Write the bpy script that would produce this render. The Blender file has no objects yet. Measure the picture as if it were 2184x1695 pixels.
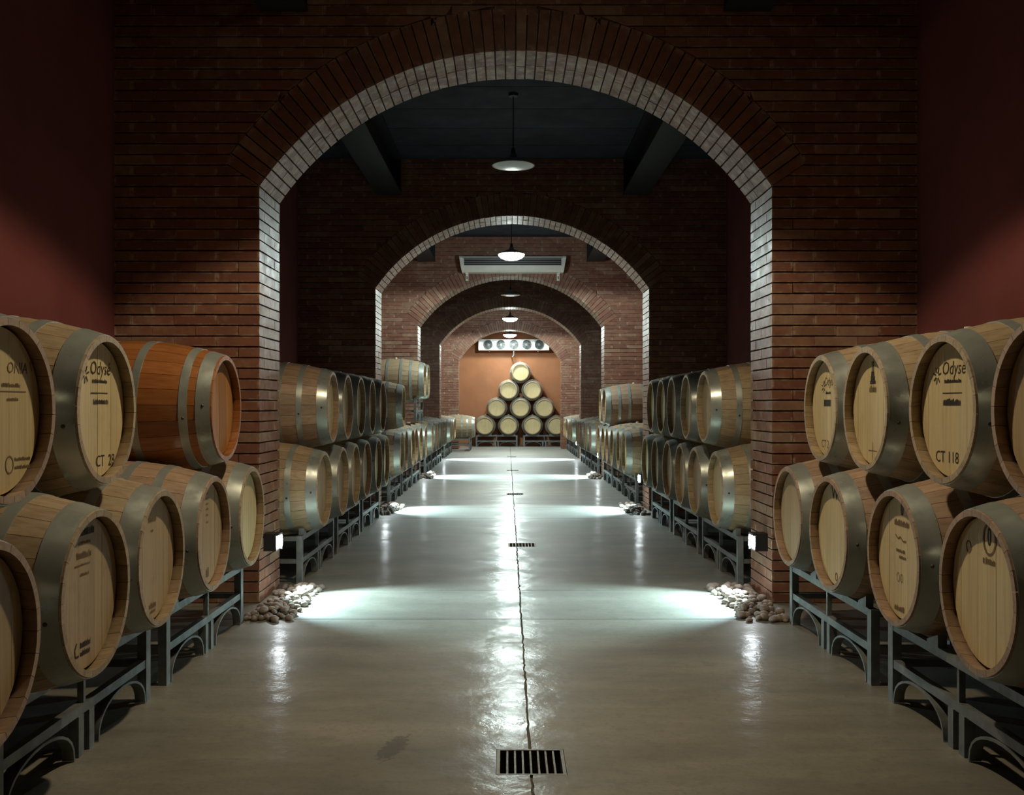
import bpy, math, random
from mathutils import Vector, Matrix
random.seed(7)
PI = math.pi
scene = bpy.context.scene
COL = scene.collection

# ------------------------------------------------------------------ camera, world, exposure
F_PX, W_PX, HC = 2070.0, 2184.0, 1.30
cam_d = bpy.data.cameras.new('camera'); cam = bpy.data.objects.new('camera', cam_d); COL.objects.link(cam)
cam.location = (-0.049, 0.0, HC); cam.rotation_euler = (PI / 2, 0, 0)
cam_d.sensor_width = 36.0; cam_d.lens = F_PX / W_PX * 36.0
cam_d.shift_x = 8.0 / W_PX; cam_d.shift_y = 15.5 / W_PX
cam_d.clip_start = 0.05; cam_d.clip_end = 100
scene.camera = cam
world = bpy.data.worlds.new('world'); scene.world = world; world.use_nodes = True
world.node_tree.nodes['Background'].inputs[0].default_value = (0.01, 0.012, 0.02, 1)
world.node_tree.nodes['Background'].inputs[1].default_value = 0.3
vs = scene.view_settings
vs.view_transform = 'Standard'; vs.look = 'None'; vs.gamma = 1.0; vs.use_curve_mapping = False
vs.exposure = 0.0
# the lamps' strengths (watts); each lamp's own light is made in its builder
P_NEAR, P_BAY2, P_BAY4, P_END, P_WALL = 350.0, 480.0, 680.0, 280.0, 225.0
C_NEAR, C_FAR, C_WALL = (1.0, 0.82, 0.55), (0.83, 0.99, 0.93), (0.62, 0.95, 1.0)

# ------------------------------------------------------------------ dimensions
HALF, SPRING, CROWN, THICK = 1.679, 2.73, 3.62, 0.555
WALL_X, CEIL = 2.63, 4.32
ARCH_Y = [6.36, 11.92, 17.48, 23.04, 28.6]
BACK_Y = 31.15

# ------------------------------------------------------------------ material helpers
def new_mat(name):
    m = bpy.data.materials.new(name); m.use_nodes = True
    nt = m.node_tree; b = nt.nodes['Principled BSDF']
    return m, nt, b
def nd(nt, t, **kw):
    n = nt.nodes.new(t)
    for k, v in kw.items():
        if k.startswith('i_'):
            key = k[2:]
            key = int(key) if key.isdigit() else key.replace('_', ' ')
            n.inputs[key].default_value = v
        else: setattr(n, k, v)
    return n
def lk(nt, a, b): nt.links.new(a, b)
def mapping(nt, src, scale):
    m = nd(nt, 'ShaderNodeMapping'); m.inputs['Scale'].default_value = scale; lk(nt, src, m.inputs[0]); return m.outputs[0]
def noise(nt, vec, scale, detail=3.0, rough=0.55):
    n = nd(nt, 'ShaderNodeTexNoise', i_Scale=scale, i_Detail=detail, i_Roughness=rough)
    if vec is not None: lk(nt, vec, n.inputs['Vector'])
    return n.outputs[0]
def ramp(nt, fac, stops):
    r = nd(nt, 'ShaderNodeValToRGB'); cr = r.color_ramp
    while len(cr.elements) > 1: cr.elements.remove(cr.elements[-1])
    cr.elements[0].position = stops[0][0]; cr.elements[0].color = (*stops[0][1], 1) if len(stops[0][1]) == 3 else stops[0][1]
    for p, c in stops[1:]:
        e = cr.elements.new(p); e.color = (*c, 1)
    lk(nt, fac, r.inputs[0]); return r.outputs[0]
def mix(nt, fac, a, b, mode='MIX'):
    m = nd(nt, 'ShaderNodeMix', data_type='RGBA', blend_type=mode)
    if hasattr(fac, 'links') or hasattr(fac, 'is_linked'): lk(nt, fac, m.inputs[0])
    else: m.inputs[0].default_value = fac
    for s, v in ((6, a), (7, b)):
        if hasattr(v, 'is_linked'): lk(nt, v, m.inputs[s])
        else: m.inputs[s].default_value = (*v, 1)
    return m.outputs[2]
def math_(nt, op, a, b=None, c=None):
    m = nd(nt, 'ShaderNodeMath', operation=op)
    for i, v in enumerate((a, b, c)):
        if v is None: continue
        if hasattr(v, 'is_linked'): lk(nt, v, m.inputs[i])
        else: m.inputs[i].default_value = v
    return m.outputs[0]
def bump(nt, b, h, strength, dist):
    n = nd(nt, 'ShaderNodeBump', i_Strength=strength, i_Distance=dist); lk(nt, h, n.inputs['Height']); lk(nt, n.outputs[0], b.inputs['Normal'])
def g3(v): return (v, v, v)

def mat_brick():
    m, nt, b = new_mat('brick_clay')
    at = nd(nt, 'ShaderNodeAttribute', attribute_name='rnd'); r = at.outputs['Fac']
    pos = nd(nt, 'ShaderNodeNewGeometry').outputs['Position']
    uv = nd(nt, 'ShaderNodeUVMap', uv_map='UVMap'); sx = nd(nt, 'ShaderNodeSeparateXYZ'); lk(nt, uv.outputs[0], sx.inputs[0])
    base = ramp(nt, r, [(0.0, (0.20, 0.082, 0.052)), (0.35, (0.26, 0.108, 0.066)), (0.7, (0.30, 0.130, 0.078)), (0.9, (0.27, 0.145, 0.092)), (1.0, (0.36, 0.22, 0.145))])
    n1 = noise(nt, pos, 9.0, 5.0, 0.65)
    col = mix(nt, ramp(nt, n1, [(0.35, g3(0.0)), (0.75, g3(0.75))]), base, (0.16, 0.070, 0.048))
    # mortar smeared over the ends and edges of the bricks
    du = math_(nt, 'ABSOLUTE', math_(nt, 'SUBTRACT', sx.outputs[0], 0.5)); dv = math_(nt, 'ABSOLUTE', math_(nt, 'SUBTRACT', sx.outputs[1], 0.5))
    n2 = noise(nt, pos, 11.0, 5.0, 0.7)
    e1 = math_(nt, 'MINIMUM', 1.4, math_(nt, 'MULTIPLY', math_(nt, 'SUBTRACT', du, 0.43), 24.0))
    e2 = math_(nt, 'MULTIPLY', math_(nt, 'SUBTRACT', dv, 0.33), 6.0)
    e = math_(nt, 'MAXIMUM', math_(nt, 'MAXIMUM', e1, e2), 0.0)
    sm = math_(nt, 'MULTIPLY', e, ramp(nt, n2, [(0.47, g3(0.0)), (0.64, g3(0.85))]))
    patch = ramp(nt, noise(nt, pos, 2.6, 4.0, 0.7), [(0.55, g3(0.0)), (0.78, g3(0.45))])
    fac = math_(nt, 'MINIMUM', math_(nt, 'ADD', sm, patch), 0.85)
    col = mix(nt, fac, col, (0.46, 0.345, 0.235))
    lk(nt, col, b.inputs['Base Color'])
    lk(nt, ramp(nt, n1, [(0.3, g3(0.38)), (0.7, g3(0.58))]), b.inputs['Roughness'])
    bump(nt, b, noise(nt, pos, 55.0, 4.0, 0.6), 0.35, 0.004)
    return m
def mat_plain(name, col, rough=0.6, metal=0.0, nscale=0.0, namt=0.25, bmp=0.0, bscale=60.0, spec=None):
    m, nt, b = new_mat(name)
    b.inputs['Base Color'].default_value = (*col, 1); b.inputs['Roughness'].default_value = rough; b.inputs['Metallic'].default_value = metal
    if spec is not None: b.inputs['Specular IOR Level'].default_value = spec
    pos = nd(nt, 'ShaderNodeNewGeometry').outputs['Position']
    if nscale:
        n = noise(nt, pos, nscale, 5.0, 0.6)
        lk(nt, ramp(nt, n, [(0.3, tuple(c * (1 - namt) for c in col)), (0.7, tuple(min(1, c * (1 + namt)) for c in col))]), b.inputs['Base Color'])
        lk(nt, ramp(nt, noise(nt, pos, nscale * 2.3, 4.0), [(0.3, g3(max(0.05, rough - 0.1))), (0.7, g3(min(1, rough + 0.1)))]), b.inputs['Roughness'])
    if bmp: bump(nt, b, noise(nt, pos, bscale, 4.0), bmp, 0.003)
    return m
def mat_wood(name, c0, c1, c2, axis, rough=0.6, dark=(0.10, 0.055, 0.03), stain=0.5, lo=0.76):
    """long grain along AXIS ('y' staves, 'z' head boards), tinted per object"""
    m, nt, b = new_mat(name)
    tc = nd(nt, 'ShaderNodeTexCoord').outputs['Object']; oi = nd(nt, 'ShaderNodeObjectInfo').outputs['Random']
    pos = nd(nt, 'ShaderNodeNewGeometry').outputs['Position']
    sc = {'y': (60, 2.2, 60), 'z': (70, 70, 2.5)}[axis]
    off = nd(nt, 'ShaderNodeVectorMath', operation='ADD'); lk(nt, tc, off.inputs[0])
    cb = nd(nt, 'ShaderNodeCombineXYZ'); lk(nt, math_(nt, 'MULTIPLY', oi, 17.0), cb.inputs[0]); lk(nt, math_(nt, 'MULTIPLY', oi, 5.0), cb.inputs[1]); lk(nt, math_(nt, 'MULTIPLY', oi, 9.0), cb.inputs[2])
    lk(nt, cb.outputs[0], off.inputs[1])
    g = noise(nt, mapping(nt, off.outputs[0], sc), 1.0, 4.0, 0.6)
    col = ramp(nt, g, [(0.28, c0), (0.5, c1), (0.75, c2)])
    tint = ramp(nt, oi, [(0.0, g3(lo)), (0.5, g3(0.5 + lo / 2)), (1.0, g3(1.06))])
    col = mix(nt, 1.0, col, tint, 'MULTIPLY')
    s = ramp(nt, noise(nt, pos, 6.5, 5.0, 0.7), [(0.56, g3(0.0)), (0.80, g3(stain))])
    col = mix(nt, s, col, dark)
    lk(nt, col, b.inputs['Base Color']); b.inputs['Roughness'].default_value = rough
    bump(nt, b, g, 0.25, 0.002)
    return m
def mat_floor():
    m, nt, b = new_mat('polished_concrete')
    pos = nd(nt, 'ShaderNodeNewGeometry').outputs['Position']
    st = mapping(nt, pos, (0.55, 1.5, 1.0))
    n1 = noise(nt, st, 1.6, 7.0, 0.62); n2 = noise(nt, pos, 11.0, 5.0, 0.65); n3 = noise(nt, st, 4.0, 6.0, 0.7)
    col = ramp(nt, n1, [(0.28, (0.115, 0.105, 0.084)), (0.5, (0.178, 0.163, 0.130)), (0.72, (0.25, 0.232, 0.19))])
    col = mix(nt, ramp(nt, n2, [(0.53, g3(0.0)), (0.74, g3(0.5))]), col, (0.10, 0.09, 0.072))
    col = mix(nt, ramp(nt, n3, [(0.60, g3(0.0)), (0.76, g3(0.45))]), col, (0.115, 0.10, 0.08))
    n4 = noise(nt, pos, 42.0, 4.0, 0.7); n5 = noise(nt, mapping(nt, pos, (1.0, 4.5, 1.0)), 3.2, 6.0, 0.75)
    col = mix(nt, ramp(nt, n4, [(0.50, g3(0.0)), (0.72, g3(0.35))]), col, (0.075, 0.066, 0.05))
    col = mix(nt, ramp(nt, n5, [(0.60, g3(0.0)), (0.72, g3(0.55))]), col, (0.07, 0.061, 0.047))
    # one worn black scuff with a shape of its own
    sx = nd(nt, 'ShaderNodeSeparateXYZ'); lk(nt, pos, sx.inputs[0])
    sk = math_(nt, 'SUBTRACT', math_(nt, 'SUBTRACT', sx.outputs[0], -0.485), math_(nt, 'MULTIPLY', math_(nt, 'SUBTRACT', sx.outputs[1], 3.68), 0.20))
    ux = math_(nt, 'POWER', math_(nt, 'DIVIDE', sk, 0.050), 2.0); uy = math_(nt, 'POWER', math_(nt, 'DIVIDE', math_(nt, 'SUBTRACT', sx.outputs[1], 3.68), 0.145), 2.0)
    d = math_(nt, 'ADD', math_(nt, 'ADD', ux, uy), math_(nt, 'MULTIPLY', math_(nt, 'SUBTRACT', noise(nt, pos, 38.0, 5.0, 0.7), 0.5), 3.6))
    col = mix(nt, ramp(nt, d, [(0.55, g3(0.72)), (1.15, g3(0.0))]), col, (0.05, 0.04, 0.03))
    lk(nt, col, b.inputs['Base Color'])
    lk(nt, ramp(nt, n3, [(0.3, g3(0.20)), (0.7, g3(0.34))]), b.inputs['Roughness'])
    b.inputs['Specular IOR Level'].default_value = 0.0
    gl = nd(nt, 'ShaderNodeBsdfGlossy'); gl.inputs['Color'].default_value = (0.95, 0.97, 1.0, 1)
    lk(nt, ramp(nt, n3, [(0.3, g3(0.12)), (0.7, g3(0.26))]), gl.inputs['Roughness'])
    fr = nd(nt, 'ShaderNodeFresnel', i_IOR=1.45)
    worn = ramp(nt, noise(nt, pos, 3.1, 6.0, 0.7), [(0.38, g3(0.05)), (0.62, g3(0.42))])
    ms = nd(nt, 'ShaderNodeMixShader'); lk(nt, math_(nt, 'MULTIPLY', fr.outputs[0], worn), ms.inputs[0]); lk(nt, b.outputs[0], ms.inputs[1]); lk(nt, gl.outputs[0], ms.inputs[2])
    g2 = nd(nt, 'ShaderNodeBsdfGlossy', i_Roughness=0.52); m2 = nd(nt, 'ShaderNodeMixShader'); lk(nt, math_(nt, 'MULTIPLY', fr.outputs[0], 0.48), m2.inputs[0])
    lk(nt, ms.outputs[0], m2.inputs[1]); lk(nt, g2.outputs[0], m2.inputs[2])
    lk(nt, m2.outputs[0], nt.nodes['Material Output'].inputs['Surface'])
    h = math_(nt, 'ADD', math_(nt, 'ADD', noise(nt, pos, 5.0, 5.0, 0.55), math_(nt, 'MULTIPLY', n2, 0.3)), math_(nt, 'MULTIPLY', n4, 0.10))
    bump(nt, b, h, 0.40, 0.012)
    lk(nt, b.inputs['Normal'].links[0].from_socket, gl.inputs['Normal'])
    return m
def mat_emit(name, col, s):
    m, nt, b = new_mat(name)
    b.inputs['Base Color'].default_value = (0.9, 0.9, 0.9, 1); b.inputs['Emission Color'].default_value = (*col, 1); b.inputs['Emission Strength'].default_value = s
    return m

M = dict(
    brick=mat_brick(),
    mortar=mat_plain('mortar', (0.10, 0.065, 0.05), 0.9, 0, 12.0, 0.3),
    floor=mat_floor(),
    filler=mat_plain('old_joint_filler', (0.075, 0.062, 0.045), 0.9),
    joint=mat_plain('joint_filler', (0.03, 0.027, 0.022), 0.9),
    red=mat_plain('maroon_plaster', (0.15, 0.034, 0.030), 0.75, 0, 1.2, 0.18, 0.25, 40.0),
    brown=mat_plain('terracotta_plaster', (0.36, 0.135, 0.055), 0.7, 0, 1.5, 0.12, 0.2, 40.0),
    ceil=mat_plain('dark_ceiling', (0.022, 0.027, 0.042), 0.8, 0, 2.0, 0.2),
    beam=mat_plain('dark_steel_paint', (0.010, 0.011, 0.016), 0.55),
    steel=mat_plain('galvanised_hoop', (0.37, 0.395, 0.365), 0.33, 0.45, 5.0, 0.12),
    rivet=mat_plain('rivet_steel', (0.10, 0.10, 0.095), 0.45, 0.8),
    rack=mat_plain('grey_rack_steel', (0.17, 0.18, 0.175), 0.5, 0.35, 14.0, 0.3),
    stave=mat_wood('oak_stave', (0.31, 0.215, 0.125), (0.43, 0.315, 0.185), (0.51, 0.39, 0.24), 'y', 0.55, (0.20, 0.12, 0.075), 0.6),
    stave_red=mat_wood('wine_stained_stave', (0.30, 0.185, 0.12), (0.40, 0.265, 0.17), (0.47, 0.33, 0.215), 'y', 0.55, (0.19, 0.095, 0.07), 0.7),
    stave_orange=mat_wood('varnished_orange_stave', (0.30, 0.105, 0.030), (0.39, 0.145, 0.042), (0.45, 0.185, 0.06), 'y', 0.30, (0.22, 0.07, 0.02), 0.5),
    head=mat_wood('pale_oak_head', (0.56, 0.435, 0.22), (0.67, 0.535, 0.285), (0.73, 0.60, 0.345), 'z', 0.55, (0.36, 0.25, 0.12), 0.4, 0.93),
    head_tan=mat_wood('tan_oak_head', (0.40, 0.285, 0.155), (0.475, 0.35, 0.20), (0.53, 0.405, 0.24), 'z', 0.55, (0.26, 0.165, 0.09), 0.5, 0.92),  # tan oak; its darker tone also carries weaker light on the lower left heads
    head_orange=mat_wood('varnished_orange_head', (0.36, 0.16, 0.05), (0.45, 0.21, 0.07), (0.50, 0.26, 0.095), 'z', 0.4, (0.26, 0.09, 0.03), 0.4),
    bung=mat_plain('pale_bung', (0.55, 0.50, 0.44), 0.5),
    ink=mat_plain('burnt_print', (0.035, 0.025, 0.015), 0.8),
    ink_soft=mat_plain('faded_print', (0.20, 0.13, 0.065), 0.8),
    stone=mat_plain('river_stone', (0.24, 0.19, 0.155), 0.7, 0, 7.0, 0.4, 0.3, 50.0),
    white=mat_plain('white_enamel', (0.82, 0.82, 0.78), 0.4, 0, 5.0, 0.06),
    black=mat_plain('black_plastic', (0.015, 0.015, 0.017), 0.5),
    shade=mat_plain('lamp_shade_metal', (0.30, 0.31, 0.31), 0.4, 0.6),
    glass_off=mat_plain('frosted_glass', (0.62, 0.64, 0.64), 0.25),
    grate=mat_plain('grate_steel', (0.16, 0.145, 0.12), 0.55, 0.2, 30.0, 0.3),
    lit=mat_emit('lit_diffuser', (0.93, 0.99, 1.0), 26.0),
    lit_warm=mat_emit('warm_diffuser', (1.0, 0.82, 0.55), 8.0),
    lens=mat_emit('lit_lens', (0.9, 0.98, 1.0), 150.0),
)

# ------------------------------------------------------------------ mesh helpers
class MB:
    def __init__(s): s.v, s.f, s.uv, s.rnd = [], [], [], []
    def quadbox(s, c, rnd=None):
        """c: 8 corners, 0-3 one side (ccw seen from outside), 4-7 the opposite side in the same order"""
        n = len(s.v); s.v += [tuple(p) for p in c]
        for q in ((0, 1, 2, 3), (7, 6, 5, 4), (0, 4, 5, 1), (1, 5, 6, 2), (2, 6, 7, 3), (3, 7, 4, 0)): s.f.append(tuple(n + i for i in q))
        s.uv += [((0, 0), (1, 0), (1, 1), (0, 1)), ((0, 1), (1, 1), (1, 0), (0, 0)), ((0, 0), (0, .05), (1, .05), (1, 0)),
                 ((0, 0), (.5, 0), (.5, 1), (0, 1)), ((1, 1), (1, .95), (0, .95), (0, 1)), ((0, 1), (.5, 1), (.5, 0), (0, 0))]
        if rnd is not None: s.rnd += [rnd] * 8
        return s
    def box(s, x0, x1, y0, y1, z0, z1, rnd=None):
        return s.quadbox([(x0, y0, z0), (x1, y0, z0), (x1, y0, z1), (x0, y0, z1), (x0, y1, z0), (x1, y1, z0), (x1, y1, z1), (x0, y1, z1)], rnd)
    def poly(s, pts, f):
        n = len(s.v); s.v += [tuple(p) for p in pts]; s.f += [tuple(n + i for i in q) for q in f]; return s
    def lathe(s, prof, n=24, axis='z', org=(0, 0, 0), close=False):
        """prof: list of (r, h)"""
        b = len(s.v)
        for r, h in prof:
            for k in range(n):
                a = 2 * PI * k / n; c, d = r * math.cos(a), r * math.sin(a)
                p = {'z': (c, d, h), 'y': (c, h, d), 'x': (h, c, d)}[axis]
                s.v.append((p[0] + org[0], p[1] + org[1], p[2] + org[2]))
        m = len(prof)
        for i in range(m if close else m - 1):
            j = (i + 1) % m
            for k in range(n):
                l = (k + 1) % n; s.f.append((b + i * n + k, b + i * n + l, b + j * n + l, b + j * n + k))
        return s
    def tube(s, pts, r, n=8):
        b = len(s.v); pts = [Vector(p) for p in pts]
        for i, p in enumerate(pts):
            t = (pts[min(i + 1, len(pts) - 1)] - pts[max(i - 1, 0)]).normalized()
            u = t.orthogonal().normalized() if i == 0 else (u - t * u.dot(t)).normalized()
            w = t.cross(u)
            for k in range(n):
                a = 2 * PI * k / n; s.v.append(tuple(p + u * (r * math.cos(a)) + w * (r * math.sin(a))))
        for i in range(len(pts) - 1):
            for k in range(n):
                l = (k + 1) % n; s.f.append((b + i * n + k, b + i * n + l, b + (i + 1) * n + l, b + (i + 1) * n + k))
        s.f.append(tuple(b + k for k in range(n))[::-1]); s.f.append(tuple(b + (len(pts) - 1) * n + k for k in range(n)))
        return s
    def mesh(s, name, mat, smooth=False):
        me = bpy.data.meshes.new(name); me.from_pydata(s.v, [], s.f)
        if len(s.uv) == len(s.f) and s.uv:
            ul = me.uv_layers.new(name='UVMap'); ul.data.foreach_set('uv', [c for f in s.uv for p in f for c in p])
        if s.rnd:
            a = me.attributes.new('rnd', 'FLOAT', 'POINT'); a.data.foreach_set('value', s.rnd)
        me.materials.append(M[mat] if isinstance(mat, str) else mat)
        if smooth: me.polygons.foreach_set('use_smooth', [True] * len(me.polygons))
        me.update(); return me
def recalc(me):
    import bmesh
    b = bmesh.new(); b.from_mesh(me); bmesh.ops.recalc_face_normals(b, faces=b.faces); b.to_mesh(me); b.free(); me.update(); return me
def ob(name, me, parent=None, loc=None, rot=None):
    o = bpy.data.objects.new(name, me); COL.objects.link(o); o.parent = parent
    if loc: o.location = loc
    if rot: o.rotation_euler = rot
    return o
def tag(o, label, cat, group=None, kind=None):
    o['label'] = label
    if cat: o['category'] = cat
    if group: o['group'] = group
    if kind: o['kind'] = kind
    return o
def thing(name, label, cat, loc=(0, 0, 0), rz=0.0, group=None, kind=None):
    return tag(ob(name, None, None, loc, (0, 0, rz)), label, cat, group, kind)
def smooth_by_angle(me, deg=35):
    import bmesh
    b = bmesh.new(); b.from_mesh(me); bmesh.ops.recalc_face_normals(b, faces=b.faces)
    for f in b.faces: f.smooth = True
    for e in b.edges:
        if len(e.link_faces) == 2 and e.calc_face_angle(0) > math.radians(deg): e.smooth = False
    b.to_mesh(me); b.free(); me.update(); return me
ORD = ['first', 'second', 'third', 'fourth', 'fifth', 'sixth', 'seventh', 'eighth']

# ------------------------------------------------------------------ floor: concrete slabs with open joints and drain pits
GRATES = [(-0.093, 0.159, 3.41, 3.666), (-0.049, 0.207, 8.88, 9.14), (-0.075, 0.175, 14.0, 14.26), (-0.085, 0.165, 19.1, 19.36), (-0.09, 0.16, 24.1, 24.36)]
floor = tag(ob('floor', MB().box(-WALL_X - .2, WALL_X + .2, -2.6, BACK_Y + .2, -0.24, -0.10).mesh('floor', 'joint')), 'grey polished concrete floor with a cracked centre joint', 'floor', kind='structure')
def crack(y): return 0.036 - 0.0009 * y
YC = [-2.6, 5.89, 6.81, 11.12, 12.25, 17.0, 17.9, 22.6, 23.5, 28.2, BACK_Y]
for i in range(len(YC) - 1):
    y0, y1 = YC[i] + .006, YC[i + 1] - .006
    ys = [y0]; 
    while ys[-1] < y1 - .12: ys.append(ys[-1] + random.uniform(.03, .09) if ys[-1] < 13 else ys[-1] + .3)
    ys[-1] = y1
    jit = {y: random.gauss(0, .0022) for y in ys}; wid = {y: random.uniform(.0035, .0065) for y in ys}
    for side in (-1, 1):
        pts = []
        for y in ys:
            if any(g[2] <= y <= g[3] for g in GRATES): continue
            pts.append((crack(y) + jit[y] + side * wid[y], y))
        for g in GRATES:
            if y0 < g[2] < y1:
                gx = g[0] if side < 0 else g[1]
                pts += [(crack(g[2]) + side * .006, g[2]), (gx, g[2] + 1e-5), (gx, g[3] - 1e-5), (crack(g[3]) + side * .006, g[3])]
        pts.sort(key=lambda p: p[1])
        mb = MB(); n = len(pts); xo = side * (WALL_X + .1)
        vs_ = [(xo, y, 0) for x, y in pts] + [(x, y, 0) for x, y in pts] + [(x, y, -.1) for x, y in pts] + [(xo, y, -.1) for x, y in pts]
        fs = []
        for k in range(n - 1):
            fs += [(k, k + 1, n + k + 1, n + k), (n + k, n + k + 1, 2 * n + k + 1, 2 * n + k)]
        fs += [(0, n, 2 * n, 3 * n), (n - 1, 2 * n - 1, 3 * n - 1, 4 * n - 1)]
        mb.poly(vs_, fs); ob('slab', recalc(mb.mesh('slab', 'floor')), floor)

_ge = [-2.6] + [v for g in GRATES for v in (g[2], g[3])] + [BACK_Y]
for k in range(0, len(_ge), 2): ob('joint_filler', MB().box(-.03, .06, _ge[k], _ge[k + 1], -.09, -.010).mesh('joint_filler', 'filler'), floor)
for y in YC[1:-1]: ob('joint_filler', MB().box(-WALL_X, WALL_X, y - .01, y + .01, -.09, -.011).mesh('joint_filler', 'joint'), floor)

# ------------------------------------------------------------------ shell
def shell(name, label, cat, mat, *boxes):
    mb = MB()
    for b in boxes: mb.box(*b)
    return tag(ob(name, mb.mesh(name, mat)), label, cat, kind='structure')
shell('wall_left', 'maroon plastered side wall behind the left barrel rows', 'wall', 'red', (-WALL_X - .2, -WALL_X, -2.6, BACK_Y, -.1, CEIL))
shell('wall_right', 'maroon plastered side wall behind the right barrel rows', 'wall', 'red', (WALL_X, WALL_X + .2, -2.6, BACK_Y, -.1, CEIL))
shell('wall_back', 'terracotta plastered end wall behind the barrel pyramid', 'wall', 'brown', (-WALL_X - .2, WALL_X + .2, BACK_Y, BACK_Y + .2, -.1, CEIL))
shell('wall_near', 'maroon plastered wall behind the viewer', 'wall', 'red', (-WALL_X - .2, WALL_X + .2, -2.8, -2.6, -.1, CEIL))
ceil = shell('ceiling', 'dark flat ceiling of wide boards across the cellar', 'ceiling', 'ceil', (-WALL_X - .2, WALL_X + .2, -2.8, BACK_Y + .2, CEIL + .03, CEIL + .2))
cb_me = MB().box(-WALL_X - .1, WALL_X + .1, 0, .685, CEIL, CEIL + .03).mesh('ceiling_board', 'ceil')
for k in range(48): ob('ceiling_board', cb_me, ceil, (0, -2.6 + k * .695, 0))

# ------------------------------------------------------------------ brick arch walls
BL, BH, BD, HJ, BJ = 0.28, 0.07, 0.135, 0.0022, 0.010
N_VAR = 12
_bcache = {}
def brick_mesh(dx, dy, dz, var):
    key = (round(dx, 3), round(dy, 3), round(dz, 3), var)
    if key not in _bcache:
        _bcache[key] = MB().box(-dx / 2, dx / 2, -dy / 2, dy / 2, -dz / 2, dz / 2, var / (N_VAR - 1)).mesh('brick', 'brick') if dx >= dy else \
            MB().quadbox([(dx / 2, -dy / 2, -dz / 2), (dx / 2, dy / 2, -dz / 2), (dx / 2, dy / 2, dz / 2), (dx / 2, -dy / 2, dz / 2),
                          (-dx / 2, -dy / 2, -dz / 2), (-dx / 2, dy / 2, -dz / 2), (-dx / 2, dy / 2, dz / 2), (-dx / 2, -dy / 2, dz / 2)], var / (N_VAR - 1)).mesh('brick', 'brick')
    return _bcache[key]
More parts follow.
